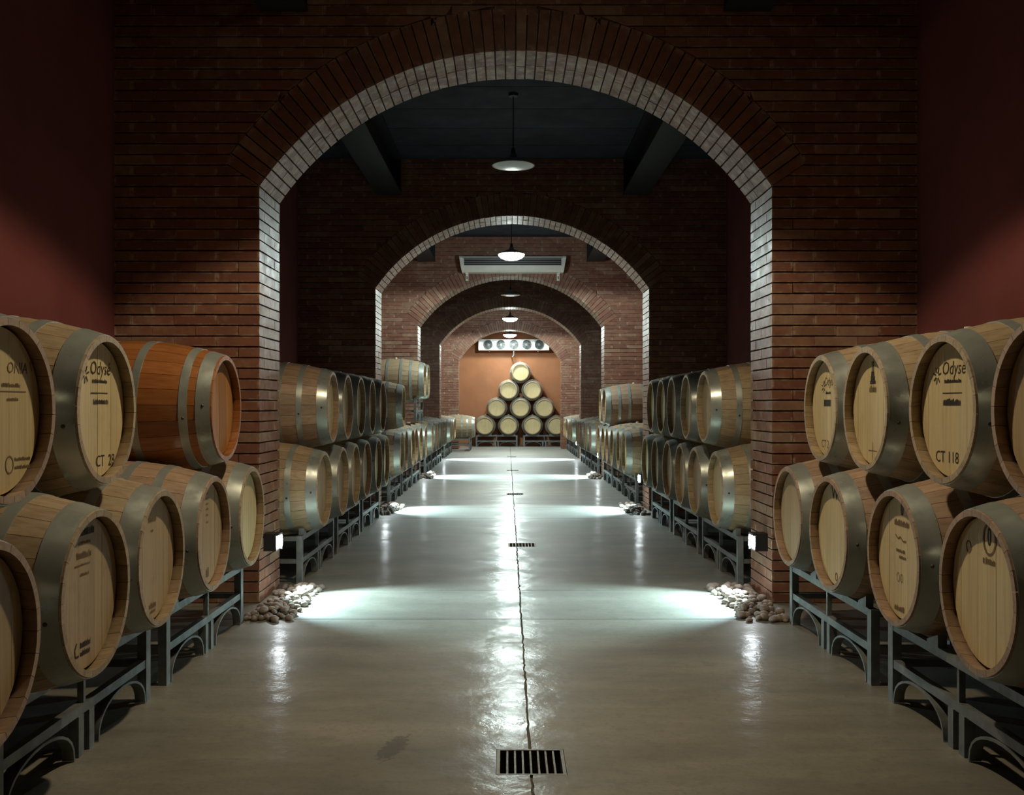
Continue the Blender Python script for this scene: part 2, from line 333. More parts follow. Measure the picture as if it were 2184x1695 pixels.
def arch_wall(name, label, Y0, hw, spring, crown, n_brick, jamb_obj, vous_obj):
    rise = crown - spring; R = (hw * hw + rise * rise) / (2 * rise); zc = crown - R; A = math.asin(hw / R)
    e = .012; Y1 = Y0 + THICK
    # recessed core
    mb = MB(); re = R + e; he = hw + e
    for s in (-1, 1): mb.box(min(s * he, s * WALL_X), max(s * he, s * WALL_X), Y0 + e, Y1 - e, -.1, CEIL)
    N = 48; xs = [-he + 2 * he * k / N for k in range(N + 1)]
    zi = lambda x: zc + math.sqrt(max(re * re - x * x, 0)) if abs(x) < re else zc
    for k in range(N):
        a, b = xs[k], xs[k + 1]
        mb.quadbox([(a, Y0 + e, zi(a)), (b, Y0 + e, zi(b)), (b, Y0 + e, CEIL), (a, Y0 + e, CEIL), (a, Y1 - e, zi(a)), (b, Y1 - e, zi(b)), (b, Y1 - e, CEIL), (a, Y1 - e, CEIL)])
    root = tag(ob(name, mb.mesh(name, 'mortar')), label, 'wall', kind='structure')
    RX = R + .28; skx, skz = RX * math.sin(A), zc + RX * math.cos(A)
    def xstart(z):
        if z <= spring: return hw
        if z < skz: return hw + (z - spring) / (skz - spring) * (skx - hw)
        if z < zc + RX: return math.sqrt(RX * RX - (z - zc) ** 2) + .004
        return 0.0
    face, jamb = [], []            # (centre, dims | None, 8 corners | None)
    for k in range(int(CEIL / BH) + 1):
        z0 = k * BH + BJ / 2; z1 = min((k + 1) * BH - BJ / 2, CEIL)
        if z1 - z0 < .01: continue
        for s in (-1, 1):
            def std(x0, x1, y0, y1, out):
                out.append(((s * (x0 + x1) / 2, (y0 + y1) / 2, (z0 + z1) / 2), (x1 - x0, y1 - y0, z1 - z0), None))
            xa = hw + (0 if k % 2 == 0 else .14)
            if z1 <= spring + .01:
                t = THICK
                if k % 2 == 0:
                    std(hw, hw + BD, Y0 + .14, Y0 + t - .14 - HJ, jamb); std(hw, hw + BL - HJ, Y1 - BD, Y1, jamb)
                else:
                    std(hw, hw + BD, Y0, Y0 + t / 2 - HJ, jamb); std(hw, hw + BD, Y0 + t / 2, Y1, jamb)
                x = xa
            else:
                x = xa - math.ceil(xa / BL) * BL
            while x < WALL_X - .02:
                x0, x1 = x, min(x + BL - HJ, WALL_X); x += BL
                sb, st = max(x0, xstart(z0)), max(x0, xstart(z1))
                if x1 - max(sb, st) < .02:
                    if x1 - min(sb, st) < .03: continue
                    sb, st = min(sb, x1 - .004), min(st, x1 - .004)
                if x0 < 0 and z1 > zc + RX:
                    if x1 <= 0.01: continue
                    sb = st = max(x0, 0.0025)
                if abs(sb - x0) < 1e-4 and abs(st - x0) < 1e-4: std(x0, x1, Y0, Y0 + BD, face)
                else:
                    q = [(sb, z0), (x1, z0), (x1, z1), (st, z1)]
                    if s < 0: q = [(-a, b) for a, b in (q[1], q[0], q[3], q[2])]
                    face.append((None, None, [(a, Y0, b) for a, b in q] + [(a, Y0 + BD, b) for a, b in q]))
    def rank(br):
        c, d, q = br
        if c is None:
            zz = (q[0][2] + q[2][2]) / 2; ln = abs(q[0][0] - q[1][0]); xx = abs(q[0][0] + q[1][0]) / 2
        else: zz, ln, xx = c[2], d[0], abs(c[0])
        hid = 1 if (zz < 1.55 and xx > 1.75) or zz > 3.98 else 0
        return (hid, -round(ln, 2), abs(zz - 2.2))
    face.sort(key=rank)
    def put(br, nm):
        c, d, q = br; v = random.randrange(N_VAR); dy = random.uniform(-.0025, .0015)
        if c is not None: o = ob(nm, brick_mesh(*d, v), root, (c[0] + random.uniform(-.001, .001) * (nm == 'jamb_brick'), c[1] + (dy if nm == 'brick' else 0), c[2] + random.uniform(-.0012, .0012)))
        else: o = ob(nm, MB().quadbox([(a, b + dy, z) for a, b, z in q], v / (N_VAR - 1)).mesh('brick', 'brick'), root)
    rest = MB()
    def add(br):
        c, d, q = br; v = random.random()
        if c is not None:
            x, y, z = c; a, b, h = d[0] / 2, d[1] / 2, d[2] / 2
            if a >= b: rest.box(x - a, x + a, y - b, y + b, z - h, z + h, v)
            else: rest.quadbox([(x + a, y - b, z - h), (x + a, y + b, z - h), (x + a, y + b, z + h), (x + a, y - b, z + h), (x - a, y - b, z - h), (x - a, y + b, z - h), (x - a, y + b, z + h), (x - a, y - b, z + h)], v)
        else: rest.quadbox(q, v)
    for i, br in enumerate(face): (put(br, 'brick') if i < n_brick else add(br))
    for br in jamb: (put(br, 'jamb_brick') if jamb_obj else add(br))
    # the ring of radial bricks
    n = 58; da = 2 * A / n; half = da / 2 - .0050 / R
    def vq(y0, y1):
        q = [(-math.sin(half) * R, math.cos(half) * R), (math.sin(half) * R, math.cos(half) * R), (math.sin(half) * (RX - .004), math.cos(half) * (RX - .004)), (-math.sin(half) * (RX - .004), math.cos(half) * (RX - .004))]
        return [(a, y0, b) for a, b in q] + [(a, y1, b) for a, b in q]
    def vmesh(y0, y1, v):
        return MB().quadbox(vq(y0, y1), v / (N_VAR - 1)).mesh('voussoir', 'brick')
    vm = {}
    for i in range(n):
        th = -A + (i + .5) * da; sp = THICK * random.choice((.5, .5, .48, .53, .62))
        for (a, b) in ((0, sp - .003), (sp + .003, THICK)):
            if vous_obj:
                v = random.randrange(N_VAR); key = (a, b, v)
                if key not in vm: vm[key] = vmesh(a, b, v)
                ob('voussoir', vm[key], root, (0, Y0, zc + random.uniform(-.0015, .0015)), (0, th, 0))
            else:
                mt = Matrix.Rotation(th, 3, 'Y'); rest.quadbox([tuple(mt @ Vector(p) + Vector((0, Y0, zc))) for p in vq(a, b)], random.random())
    o = ob('brick_courses', rest.mesh('brick_courses', 'brick'), root); o['kind'] = 'stuff'
    return root
arch_wall('wall_arch_1', 'nearest brick wall with a wide round-headed arch opening', ARCH_Y[0], HALF, SPRING, CROWN, 300, True, True)
arch_wall('wall_arch_2', 'second dark brick arch wall, seen through the nearest arch', ARCH_Y[1], HALF, SPRING, CROWN, 300, True, True)
arch_wall('wall_arch_3', 'third brick arch wall, carrying the white air conditioner', ARCH_Y[2], HALF, SPRING, CROWN, 300, False, False)
arch_wall('wall_arch_4', 'fourth dark brick arch wall, seen through the third arch', ARCH_Y[3], HALF, SPRING, CROWN, 0, False, False)
arch_wall('wall_arch_5', 'farthest brick arch wall, in front of the barrel pyramid', ARCH_Y[4], 1.513, 2.60, 3.51, 0, False, False)

# ------------------------------------------------------------------ steel beams under the ceiling
BAYS = [(-2.6, ARCH_Y[0])] + [(ARCH_Y[i] + THICK, ARCH_Y[i + 1]) for i in range(4)] + [(ARCH_Y[4] + THICK, BACK_Y)]
BAYNAME = ['in front of the nearest arch', 'between the first and second arches', 'between the second and third arches', 'between the third and fourth arches', 'between the fourth and fifth arches', 'behind the farthest arch']
for bi, (a, b) in enumerate(BAYS[:3]):
    for s, nm in ((-1, 'left'), (1, 'right')):
        t = thing('ceiling_beam', f'dark steel ceiling beam on the {nm}, {BAYNAME[bi]}', 'beam', (s * 1.515, a, 0), group='ceiling beams')
        ln = b - a - .004; o0 = .002
        ob('bottom_flange', MB().box(-.155, .155, o0, ln, 3.875, 3.90).mesh('bottom_flange', 'beam'), t)
        ob('web', MB().box(-.02, .02, o0, ln, 3.90, CEIL - .025).mesh('web', 'beam'), t)
        ob('top_flange', MB().box(-.155, .155, o0, ln, CEIL - .025, CEIL).mesh('top_flange', 'beam'), t)
        ob('end_plate', MB().box(-.15, .15, ln - .02, ln + .001, 3.90, CEIL - .025).mesh('end_plate', 'beam'), t)

# ------------------------------------------------------------------ barrels
BLEN, RE, RB, NST, TH, HEADY = 0.95, 0.276, 0.355, 26, 0.030, -0.475 + 0.042
def rad(y): return RE + (RB - RE) * (1 - (y / (BLEN / 2)) ** 2)
def stave_geo(mb, a0, a1, nl=10, across=3):
    ys = [-BLEN / 2 + BLEN * k / nl for k in range(nl + 1)]
    b = len(mb.v)
    for i, y in enumerate(ys):
        r = rad(y); endt = TH if 0 < i < nl else TH * .72
        for j in range(across):
            a = a0 + (a1 - a0) * j / (across - 1); mb.v.append((r * math.cos(a), y, r * math.sin(a)))
        for j in range(across):
            a = a1 + (a0 - a1) * j / (across - 1); mb.v.append(((r - endt) * math.cos(a), y, (r - endt) * math.sin(a)))
    m = 2 * across
    for i in range(nl):
        for j in range(m):
            k = (j + 1) % m; mb.f.append((b + i * m + j, b + i * m + k, b + (i + 1) * m + k, b + (i + 1) * m + j))
    mb.f.append(tuple(b + j for j in range(m))[::-1]); mb.f.append(tuple(b + nl * m + j for j in range(m)))
SA = 2 * PI / NST; SG = .0011
_mb = MB(); stave_geo(_mb, PI / 2 - SA / 2 + SG / .33, PI / 2 + SA / 2 - SG / .33)
_stave = smooth_by_angle(_mb.mesh('stave', 'stave'), 40)
STAVE = {}
for k_ in ('stave', 'stave_red', 'stave_orange'):
    me = _stave.copy(); me.materials[0] = M[k_]; STAVE[k_] = me
BODY = {}
for k_ in ('stave', 'stave_red'):
    mb = MB()
    for i in range(NST): a = i * SA; stave_geo(mb, a - SA / 2 + SG / .33, a + SA / 2 - SG / .33, 8, 2)
    BODY[k_] = smooth_by_angle(mb.mesh('body', k_), 40)
HR = RE - TH + .006; NBD = 8
def board_geo(mb, i, gap=.0004):
    x0 = -HR + 2 * HR * i / NBD + gap; x1 = -HR + 2 * HR * (i + 1) / NBD - gap; n = 5
    xs = [x0 + (x1 - x0) * k / n for k in range(n + 1)]
    out = [(x, math.sqrt(max(HR * HR - x * x, 1e-6))) for x in xs]
    ring = out + [(x, -z) for x, z in reversed(out)]; m = len(ring); b = len(mb.v)
    mb.v += [(x, HEADY, z) for x, z in ring] + [(x, HEADY + .02, z) for x, z in ring]
    mb.f.append(tuple(b + k for k in range(m))[::-1]); mb.f.append(tuple(b + m + k for k in range(m)))
    for k in range(m): l = (k + 1) % m; mb.f.append((b + k, b + l, b + m + l, b + m + k))
BOARD, HEAD = {}, {}
for k_ in ('head', 'head_tan', 'head_orange'):
    BOARD[k_] = []
    for i in range(NBD): mb = MB(); board_geo(mb, i); BOARD[k_].append(recalc(mb.mesh('head_board', k_)))
    mb = MB()
    for i in range(NBD): board_geo(mb, i)
    HEAD[k_] = recalc(mb.mesh('head', k_))
def hoop_mesh(y0, y1):
    e = .0028; pr = [(rad(y0) - .002, y0), (rad(y0) + e, y0), (rad((y0 + y1) / 2) + e, (y0 + y1) / 2), (rad(y1) + e, y1), (rad(y1) - .002, y1)]
    return smooth_by_angle(MB().lathe(pr, 48, 'y').mesh('hoop', 'steel'), 40)
HOOPS = {'std': [(-.468, -.392), (-.285, -.243), (-.13, -.088)], 'pair': [(-.466, -.400), (-.362, -.322), (-.128, -.088)]}
HOOPM = {k: [hoop_mesh(a, b) for a, b in v] + [hoop_mesh(-b, -a) for a, b in v] for k, v in HOOPS.items()}
RIVET = smooth_by_angle(MB().lathe([(.0005, .004), (.005, .0035), (.008, 0), (.008, -.003)], 10, 'z').mesh('rivet', 'rivet'))
BUNG = smooth_by_angle(MB().lathe([(.0005, .018), (.020, .016), (.024, 0), (.024, -.012)], 14, 'z').mesh('bung', 'bung'))

# print on the heads: flat lettering and marks, local (x right, z up)
_fc = {}
def text_mesh(txt, size, mat, shear=0.0, bold=0.0):
    key = (txt, size, mat, shear)
    if key in _fc: return _fc[key]
    cu = bpy.data.curves.new('t', 'FONT'); cu.body = txt; cu.size = size; cu.align_x = 'CENTER'; cu.resolution_u = 2; cu.shear = shear; cu.offset = bold
    o = bpy.data.objects.new('t', cu); COL.objects.link(o); bpy.context.view_layer.update()
    me = bpy.data.meshes.new_from_object(o.evaluated_get(bpy.context.evaluated_depsgraph_get()))
    bpy.data.objects.remove(o); bpy.data.curves.remove(cu)
    for v in me.vertices: v.co = (v.co.x, 0, v.co.y)
    me.materials.clear(); me.materials.append(M[mat]); me.name = 'lettering'; _fc[key] = me
    return me
def strokes(mat, items):
    """items: ('bar', x0,x1,z0,z1) | ('line', [(x,z)...], w) | ('ring', cx,cz,rx,rz,w)"""
    mb = MB()
    def seg(p, q, w):
        d = (Vector(q) - Vector(p)); n = Vector((-d.y, d.x)).normalized() * w / 2
        mb.poly([(p[0] + n.x, 0, p[1] + n.y), (q[0] + n.x, 0, q[1] + n.y), (q[0] - n.x, 0, q[1] - n.y), (p[0] - n.x, 0, p[1] - n.y)], [(0, 1, 2, 3)])
    for it in items:
        if it[0] == 'bar': _, a, b, c, d = it; mb.poly([(a, 0, c), (b, 0, c), (b, 0, d), (a, 0, d)], [(0, 1, 2, 3)])
        elif it[0] == 'line':
            for p, q in zip(it[1], it[1][1:]): seg(p, q, it[2])
        elif it[0] == 'ring':
            _, cx, cz, rx, rz, w = it; pts = [(cx + rx * math.cos(2 * PI * k / 20), cz + rz * math.sin(2 * PI * k / 20)) for k in range(21)]
            for p, q in zip(pts, pts[1:]): seg(p, q, w)
        elif it[0] == 'smear':      # an illegible line of tiny letters
            _, a, b, c, d = it; rr = random.Random(int(a * 7919 + c * 104729)); x = a
            while x < b:
                w = rr.uniform(.003, .0075); h = (d - c) * rr.uniform(.6, 1.0)
                mb.poly([(x, 0, c), (min(x + w, b), 0, c), (min(x + w, b), 0, c + h), (x, 0, c + h)], [(0, 1, 2, 3)]); x += w + rr.uniform(.0012, .003)
    return mb.mesh('mark', mat)
def star(cx, cz, r):
    return [('line', [(cx + r * .3 * math.cos(a), cz + r * .3 * math.sin(a)), (cx + r * math.cos(a), cz + r * math.sin(a))], .006) for a in [math.radians(d) for d in (15, 62, 110, 165, 215, 262, 310)]]
PRINTS = {
    'ody28': lambda: [strokes('ink', star(-.112, .130, .034)), ('Odysé', .072, .022, .132, 'ink'), strokes('ink', [('smear', -.05, .085, .100, .115), ('bar', -.065, .09, .060, .064), ('smear', -.04, .095, .020, .042)]), ('CT  28', .062, .07, -.215, 'ink')],
    'ody118': lambda: [strokes('ink', star(-.112, .130, .034)), ('Odysé', .072, .022, .132, 'ink'), strokes('ink', [('smear', -.05, .085, .100, .115), ('bar', -.065, .09, .060, .064), ('smear', -.06, .08, .015, .042)]), ('CT 118', .062, -.03, -.20, 'ink')],
    'odyct': lambda: [strokes('ink', star(-.055, .115, .034)), ('Odysé', .065, .04, .12, 'ink_soft'), strokes('ink', [('smear', -.02, .06, .075, .088), ('bar', -.05, .06, .01, .045)]), ('CT 2', .06, -.03, -.21, 'ink_soft')],
    'tower': lambda: [strokes('ink', [('bar', -.012, -.004, .165, .215), ('bar', .006, .014, .165, .215), ('bar', -.017, .019, .145, .168), ('bar', -.024, .026, .125, .147), ('bar', -.032, .034, .112, .127)]), strokes('ink_soft', [('smear', -.04, .042, .075, .108), ('line', [(-.05, -.19), (.05, -.19)], .004), ('line', [(.0, -.15), (.0, -.23)], .004)])],
    'onia': lambda: [('ONIA', .05, .11, .115, 'ink_soft'), strokes('ink_soft', [('line', [(.19, .155), (.20, .125)], .006), ('smear', .02, .13, .072, .085), ('bar', .0, .165, .057, .060), ('smear', .05, .12, .03, .042), ('ring', .065, -.165, .022, .026, .005), ('smear', .095, .19, -.155, -.143), ('smear', .095, .19, -.18, -.168)])],
    'block': lambda: [strokes('ink', [('smear', -.10, .06, .195, .222)]), strokes('ink_soft', [('smear', -.06, .03, .165, .178), ('smear', -.075, .04, .12, .145), ('smear', -.09, .03, .095, .103), ('smear', -.05, .02, .06, .072)]), strokes('ink', [('line', [(-.075, -.155), (-.09, -.175), (-.085, -.20), (-.06, -.20)], .007), ('smear', -.05, .03, -.178, -.155), ('smear', -.05, .03, -.205, -.185)])],
    'small': lambda: [strokes('ink_soft', [('smear', -.06, .03, .15, .172), ('smear', -.03, .0, .11, .122), ('smear', -.05, .03, -.205, -.18), ('smear', -.04, .02, -.225, -.211)])],
    'column': lambda: [strokes('ink_soft', [('smear', -.02, .02, z, z + .012) for z in (.19, .165, .14, .115, .085, .05)] + [('smear', -.02, .03, -.215, -.165)])],
    'wmark': lambda: [('W', .10, .0, .165, 'ink'), strokes('ink_soft', [('ring', .02, -.21, .016, .018, .008)])],
    'drop': lambda: [strokes('ink', [('ring', .01, .205, .012, .028, .005), ('line', [(.01, .23), (.01, .18)], .004)]), strokes('ink_soft', [('smear', -.07, .08, .13, .158), ('line', [(-.06, .09), (-.03, .075), (-.01, .085), (.02, .07), (.05, .072)], .007), ('smear', -.05, .04, .02, .035), ('smear', -.02, .05, -.005, .01), ('ring', -.03, -.085, .014, .018, .003), ('ring', .005, -.085, .012, .016, .003), ('smear', -.07, .03, -.225, -.20)])],
    'seal': lambda: [strokes('ink_soft', [('ring', .02, .18, .042, .052, .010), ('ring', -.13, .135, .018, .02, .005), ('smear', -.025, .06, .095, .118)]), strokes('ink', [('ring', .02, .19, .009, .028, .008)])],
}
_pm = {}
def add_print(key, parent):
    if key not in _pm:
        _pm[key] = [(p, None) if not isinstance(p, tuple) else (text_mesh(p[0], p[1], p[4], .18 if p[0][0] == 'O' else 0), (p[2], p[3])) for p in PRINTS[key]()]
    for me, off in _pm[key]:
        x, z = off or (0, 0)
        ob('head_print' if off is None else 'head_lettering', me, parent, (x, HEADY - .0019, z))
N_BARRELS = [0]
def barrel(label, loc, rz, near=False, wood='stave', head='head', hoops='std', prints=None, group='oak barrels', scale=1.0, roll=None, bung=True):
    N_BARRELS[0] += 1
    t = thing('wine_barrel', label, 'barrel', loc, rz, group); t.scale = (scale,) * 3
    rl = random.uniform(-.12, .12) if roll is None else roll
    t.rotation_mode = 'XYZ'
    if near:
        for i in range(NST): ob('stave', STAVE[wood], t, None, (0, i * SA + .05, 0))
        for i in range(NBD):
            ob('head_board', BOARD[head][i], t, (0, random.uniform(-.0006, .0006) - .0006, 0), (0, rl * .4, 0) if not prints else None)
    else:
        ob('body', BODY[wood], t, None, (0, rl, 0)); ob('head', HEAD[head], t, None, (0, rl, 0))
    for k, me in enumerate(HOOPM[hoops]):
        h = ob('hoop', me, t, None, (0, rl + k * .3, 0))
        if near and k < 3:
            a, b = HOOPS[hoops][k]; y = (a + b) / 2; r = rad(y) + .0026; ang = (PI / 2 * (1 if rz > 0 else -1)) * -1
            for da in (0.0,):
                an = ang + random.uniform(-.25, .05) * (1 if rz > 0 else -1) - (rl + k * .3)
                ob('rivet', RIVET, h, (r * math.sin(an), y, r * math.cos(an)), (0, an, 0))
    if bung: ob('bung', BUNG, t, (0, 0, RB), None)
    if prints: add_print(prints, t)
    return t

# ------------------------------------------------------------------ racks: two-barrel steel cradles
RKL, RKD, RKH = 1.30, 0.67, 0.350
def bx(*a): return MB().box(*a)
RK = {}
RK['post'] = bx(-.025, .025, -.02, .02, 0, RKH).mesh('post', 'rack')
RK['rail'] = bx(-RKL / 2 + .025, RKL / 2 - .025, -.018, .018, RKH - .036, RKH).mesh('top_rail', 'rack')
RK['low'] = bx(-RKL / 2 + .025, RKL / 2 - .025, -.016, .016, .150, .186).mesh('lower_rail', 'rack')
RK['strut'] = bx(-.009, .009, -.012, .012, .186, RKH - .036).mesh('strut', 'rack')
RK['cross'] = bx(-.016, .016, -RKD / 2 + .02, RKD / 2 - .02, RKH - .036, RKH - .004).mesh('cross_bar', 'rack')
RK['cross2'] = bx(-.014, .014, -RKD / 2 + .02, RKD / 2 - .02, .152, .182).mesh('lower_cross_bar', 'rack')
RK['foot'] = bx(-.022, .022, -.02, .02, 0, .150).mesh('foot', 'rack')
mb = MB(); NA = 14; w0 = .245
for dz, sgn in ((0, 1), (-.010, -1)):
    for k in range(NA + 1):
        a = PI * k / NA; x = -(w0 + (dz if dz else 0)) * math.cos(a); z = .004 + (.144 + dz) * math.sin(a) ** .8
        for y in (-.022, .022): mb.v.append((x, y, z))
H_ = 2 * (NA + 1)
for k in range(NA):
    i = 2 * k
    mb.f += [(i, i + 2, i + 3, i + 1), (H_ + i + 1, H_ + i + 3, H_ + i + 2, H_ + i), (i, H_ + i, H_ + i + 2, i + 2), (i + 1, i + 3, H_ + i + 3, H_ + i + 1)]
RK['arch'] = smooth_by_angle(mb.mesh('arched_foot', 'rack'), 50)
mb = MB().poly([(-.05, -.018, 0), (.05, -.018, 0), (.05, -.018, .012), (-.05, -.018, .05), (-.05, .018, 0), (.05, .018, 0), (.05, .018, .012), (-.05, .018, .05)],
               [(0, 1, 2, 3), (7, 6, 5, 4), (0, 4, 5, 1), (1, 5, 6, 2), (2, 6, 7, 3), (3, 7, 4, 0)])
RK['chock'] = mb.mesh('chock', 'rack')
def rack(label, loc, rz, group='barrel racks'):
    t = thing('barrel_rack', label, 'rack', loc, rz, group)
    for sy in (-1, 1):
        y = sy * RKD / 2
        for sx in (-1, 1):
            ob('post', RK['post'], t, (sx * (RKL / 2 - .025), y, 0)); ob('foot', RK['foot'], t, (sx * .045, y, 0))
            ob('arched_foot', RK['arch'], t, (sx * .345, y, 0))
            for s2 in (-1, 1): ob('chock', RK['chock'], t, (sx * .3675 - s2 * .16, y, RKH), (0, 0, 0 if s2 > 0 else PI))
        ob('top_rail', RK['rail'], t, (0, y, 0)); ob('lower_rail', RK['low'], t, (0, y, 0)); ob('strut', RK['strut'], t, (0, y, 0))
    for sx in (-1, 1):
        ob('cross_bar', RK['cross'], t, (sx * (RKL / 2 - .025), 0, 0)); ob('lower_cross_bar', RK['cross2'], t, (sx * (RKL / 2 - .025), 0, 0))
    return t

ZL, ZU = 0.668, 0.668 + 0.614
BODYX = lambda s, headx: s * (headx + BLEN / 2)
def jit(v, a=.012): return v + random.uniform(-a, a)
SIDE = {-1: 'left', 1: 'right'}
ROT = {-1: PI / 2, 1: -PI / 2}
RACKX = 1.65 + RKD / 2
# --- bay in front of the nearest arch
near_lower = {
 -1: [(5.51, 1.50, 'stave', 'head', None, 'oak barrel with plain pale head in lower left row beside the nearest brick pier'),
      (4.77, 1.49, 'stave_red', 'head_tan', 'column', 'oak barrel in the lower left row under the orange barrel, faded column of print'),
      (4.01, 1.476, 'stave', 'head_tan', 'small', 'oak barrel in the lower left row with brownish head, small stamp at its bottom'),
      (3.27, 1.43, 'stave', 'head_tan', 'block', 'oak barrel in the lower left row with lines of dark print at its top'),
      (2.51, 1.39, 'stave_red', 'head_tan', None, 'nearest oak barrel of the lower left row, cut off by the left edge')],
 1: [(5.51, 1.53, 'stave_red', 'head_tan', None, 'oak barrel with a plain tan head in the lower right row, beside the brick pier'),
     (4.77, 1.516, 'stave_red', 'head', 'wmark', 'oak barrel in the lower right row with a dark W mark on its head'),
     (4.01, 1.535, 'stave_red', 'head', 'drop', 'oak barrel in the lower right row with a small drop mark above faded lettering'),
     (3.27, 1.524, 'stave_red', 'head', 'seal', 'oak barrel in the lower right row with a brown round seal on its head'),
     (2.51, 1.56, 'stave', 'head_tan', None, 'nearest oak barrel of the lower right row, just past the right edge')]}
near_upper = {
 -1: [(5.14, 1.538, 'stave_orange', 'head_orange', None, 'glossy orange varnished barrel with shiny hoops on the upper left row'),
      (3.64, 1.55, 'stave', 'head', 'ody28', 'oak barrel of the upper left row with star logo and CT 28 print'),
      (2.89, 1.526, 'stave_red', 'head', 'onia', 'oak barrel of the upper left row at the left edge, faded ONIA print')],
 1: [(5.14, 1.60, 'stave', 'head', 'odyct', 'oak barrel of the upper right row standing nearest the brick pier'),
     (4.39, 1.56, 'stave', 'head', 'tower', 'oak barrel of the upper right row with a black tower emblem'),
     (3.64, 1.568, 'stave', 'head', 'ody118', 'oak barrel of the upper right row with star logo and CT 118 print'),
     (2.89, 1.525, 'stave_red', 'head_tan', None, 'oak barrel of the upper right row cut off by the right edge')]}
for s in (-1, 1):
    for y, hx, w, h, p, lab in near_lower[s]:
        barrel(lab, (BODYX(s, hx), y, ZL), ROT[s] + random.uniform(-.015, .015), True, w, h, 'std', p, 'barrels in front of the nearest arch')
    for y, hx, w, h, p, lab in near_upper[s]:
        barrel(lab, (BODYX(s, hx), y, ZU), ROT[s] + random.uniform(-.015, .015), True, w, h, 'pair' if 'orange' in w else 'std', p, 'barrels in front of the nearest arch', bung='orange' not in w)
    for k, y in enumerate((5.14, 3.64, 2.14)):
        rack(f'grey steel barrel rack, {ORD[k]} from the nearest brick pier on the {SIDE[s]}', (s * RACKX, y, 0), ROT[s])
# --- bays beyond the arches
def bay(bi, ys, headx, uppers, racks, nnear=0, sides=(-1, 1)):
    for s in sides:
        grp = 'barrels ' + BAYNAME[bi]
        for k, y in enumerate(ys):
            w = random.choice(('stave', 'stave', 'stave_red')); h = random.choice(('head', 'head_tan'))
            barrel(f'{ORD[k]} oak barrel of the lower {SIDE[s]} row {BAYNAME[bi]}', (BODYX(s, jit(headx[s])), y, ZL), ROT[s] + random.uniform(-.02, .02), k < nnear, w, h, 'std', None, grp)
        for k, y in enumerate(uppers[s]):
            w = random.choice(('stave', 'stave', 'stave_red')); h = random.choice(('head', 'head_tan'))
            barrel(f'{ORD[k]} oak barrel of the upper {SIDE[s]} row {BAYNAME[bi]}', (BODYX(s, jit(headx[s])), y, ZU), ROT[s] + random.uniform(-.02, .02), k < nnear, w, h, 'std', None, grp)
        for k, y in enumerate(racks):
            rack(f'{ORD[k]} grey steel rack under the {SIDE[s]} barrels {BAYNAME[bi]}', (s * (headx[s] + .14 + RKD / 2), y, 0), ROT[s])
def pairs(c): return [c - .3675, c + .3675]
def ys_of(rk): return [y for c in rk for y in pairs(c)]
r1 = [7.66, 9.12, 10.58]; y1 = ys_of(r1)
bay(1, y1, {-1: 1.42, 1: 1.49}, {-1: [(a + b) / 2 for a, b in zip(y1, y1[1:])], 1: [(a + b) / 2 for a, b in zip(y1, y1[1:])]}, r1, 2)
r2 = [13.22, 14.68, 16.14]; y2 = ys_of(r2)
bay(2, y2, {-1: 1.46, 1: 1.48}, {-1: [13.22], 1: [15.41, 16.14]}, r2)
r3 = [18.78, 20.24, 21.70]; bay(3, ys_of(r3), {-1: 1.47, 1: 1.50}, {-1: [], 1: []}, r3)
r4 = [24.34, 25.80, 27.26]; bay(4, ys_of(r4), {-1: 1.47, 1: 1.52}, {-1: [], 1: []}, r4, 0, (1,)); bay(4, ys_of(r4[:2]), {-1: 1.47}, {-1: []}, r4[:2], 0, (-1,))
# second-tier rack standing on the lower barrels, left, before the third arch
TZ = ZL + RB + .004
rack('grey steel rack standing on top of the left barrels before the third arch', (-(1.40 + .14 + RKD / 2), 16.14, TZ), ROT[-1])
for k, y in enumerate(pairs(16.14)):
    barrel(('nearer' if k == 0 else 'farther') + ' bright oak barrel on the raised rack before the third arch', (-(1.40 + BLEN / 2), y, TZ + ZL), ROT[-1], False, 'stave', 'head', 'std', None, 'barrels on the raised rack')
# lone barrel beside the far arch
rack('grey steel rack under the lone barrel by the farthest left pier', (-(1.0 + .14 + RKD / 2), 27.85, 0), ROT[-1])
barrel('pale lone barrel jutting into the aisle by the farthest left pier', (-(0.99 + BLEN / 2), 27.85 - .3675, ZL), ROT[-1], False, 'stave', 'head', 'std', None, 'oak barrels')
# --- pyramid at the end
PS, PZ, PV, PY = 0.937, 0.350 + 0.298, 0.553, 30.05
rack('grey steel rack under the left half of the barrel pyramid', (-.41, PY + .14 + RKD / 2, 0), 0)
rack('grey steel rack under the right half of the barrel pyramid', (1.07, PY + .14 + RKD / 2, 0), 0)
rows = [[-.777, -.043, .703, 1.437], [-.41, .33, 1.07], [-.04, .70], [.33]]
RN = ['bottom', 'second', 'third', 'top']
PN = {4: ['leftmost', 'second', 'third', 'rightmost'], 3: ['left', 'middle', 'right'], 2: ['left', 'right'], 1: ['single']}
for i, r in enumerate(rows):
    for k, x in enumerate(r):
        lab = 'single oak barrel on the very top of the pyramid' if i == 3 else f'{PN[len(r)][k]} oak barrel in the {RN[i]} row of the pyramid'
        barrel(lab, (x, PY + BLEN * PS / 2, PZ + i * PV), 0, False, 'stave', 'head', 'std', None, 'pyramid of barrels', PS, roll=random.uniform(-.2, .2))

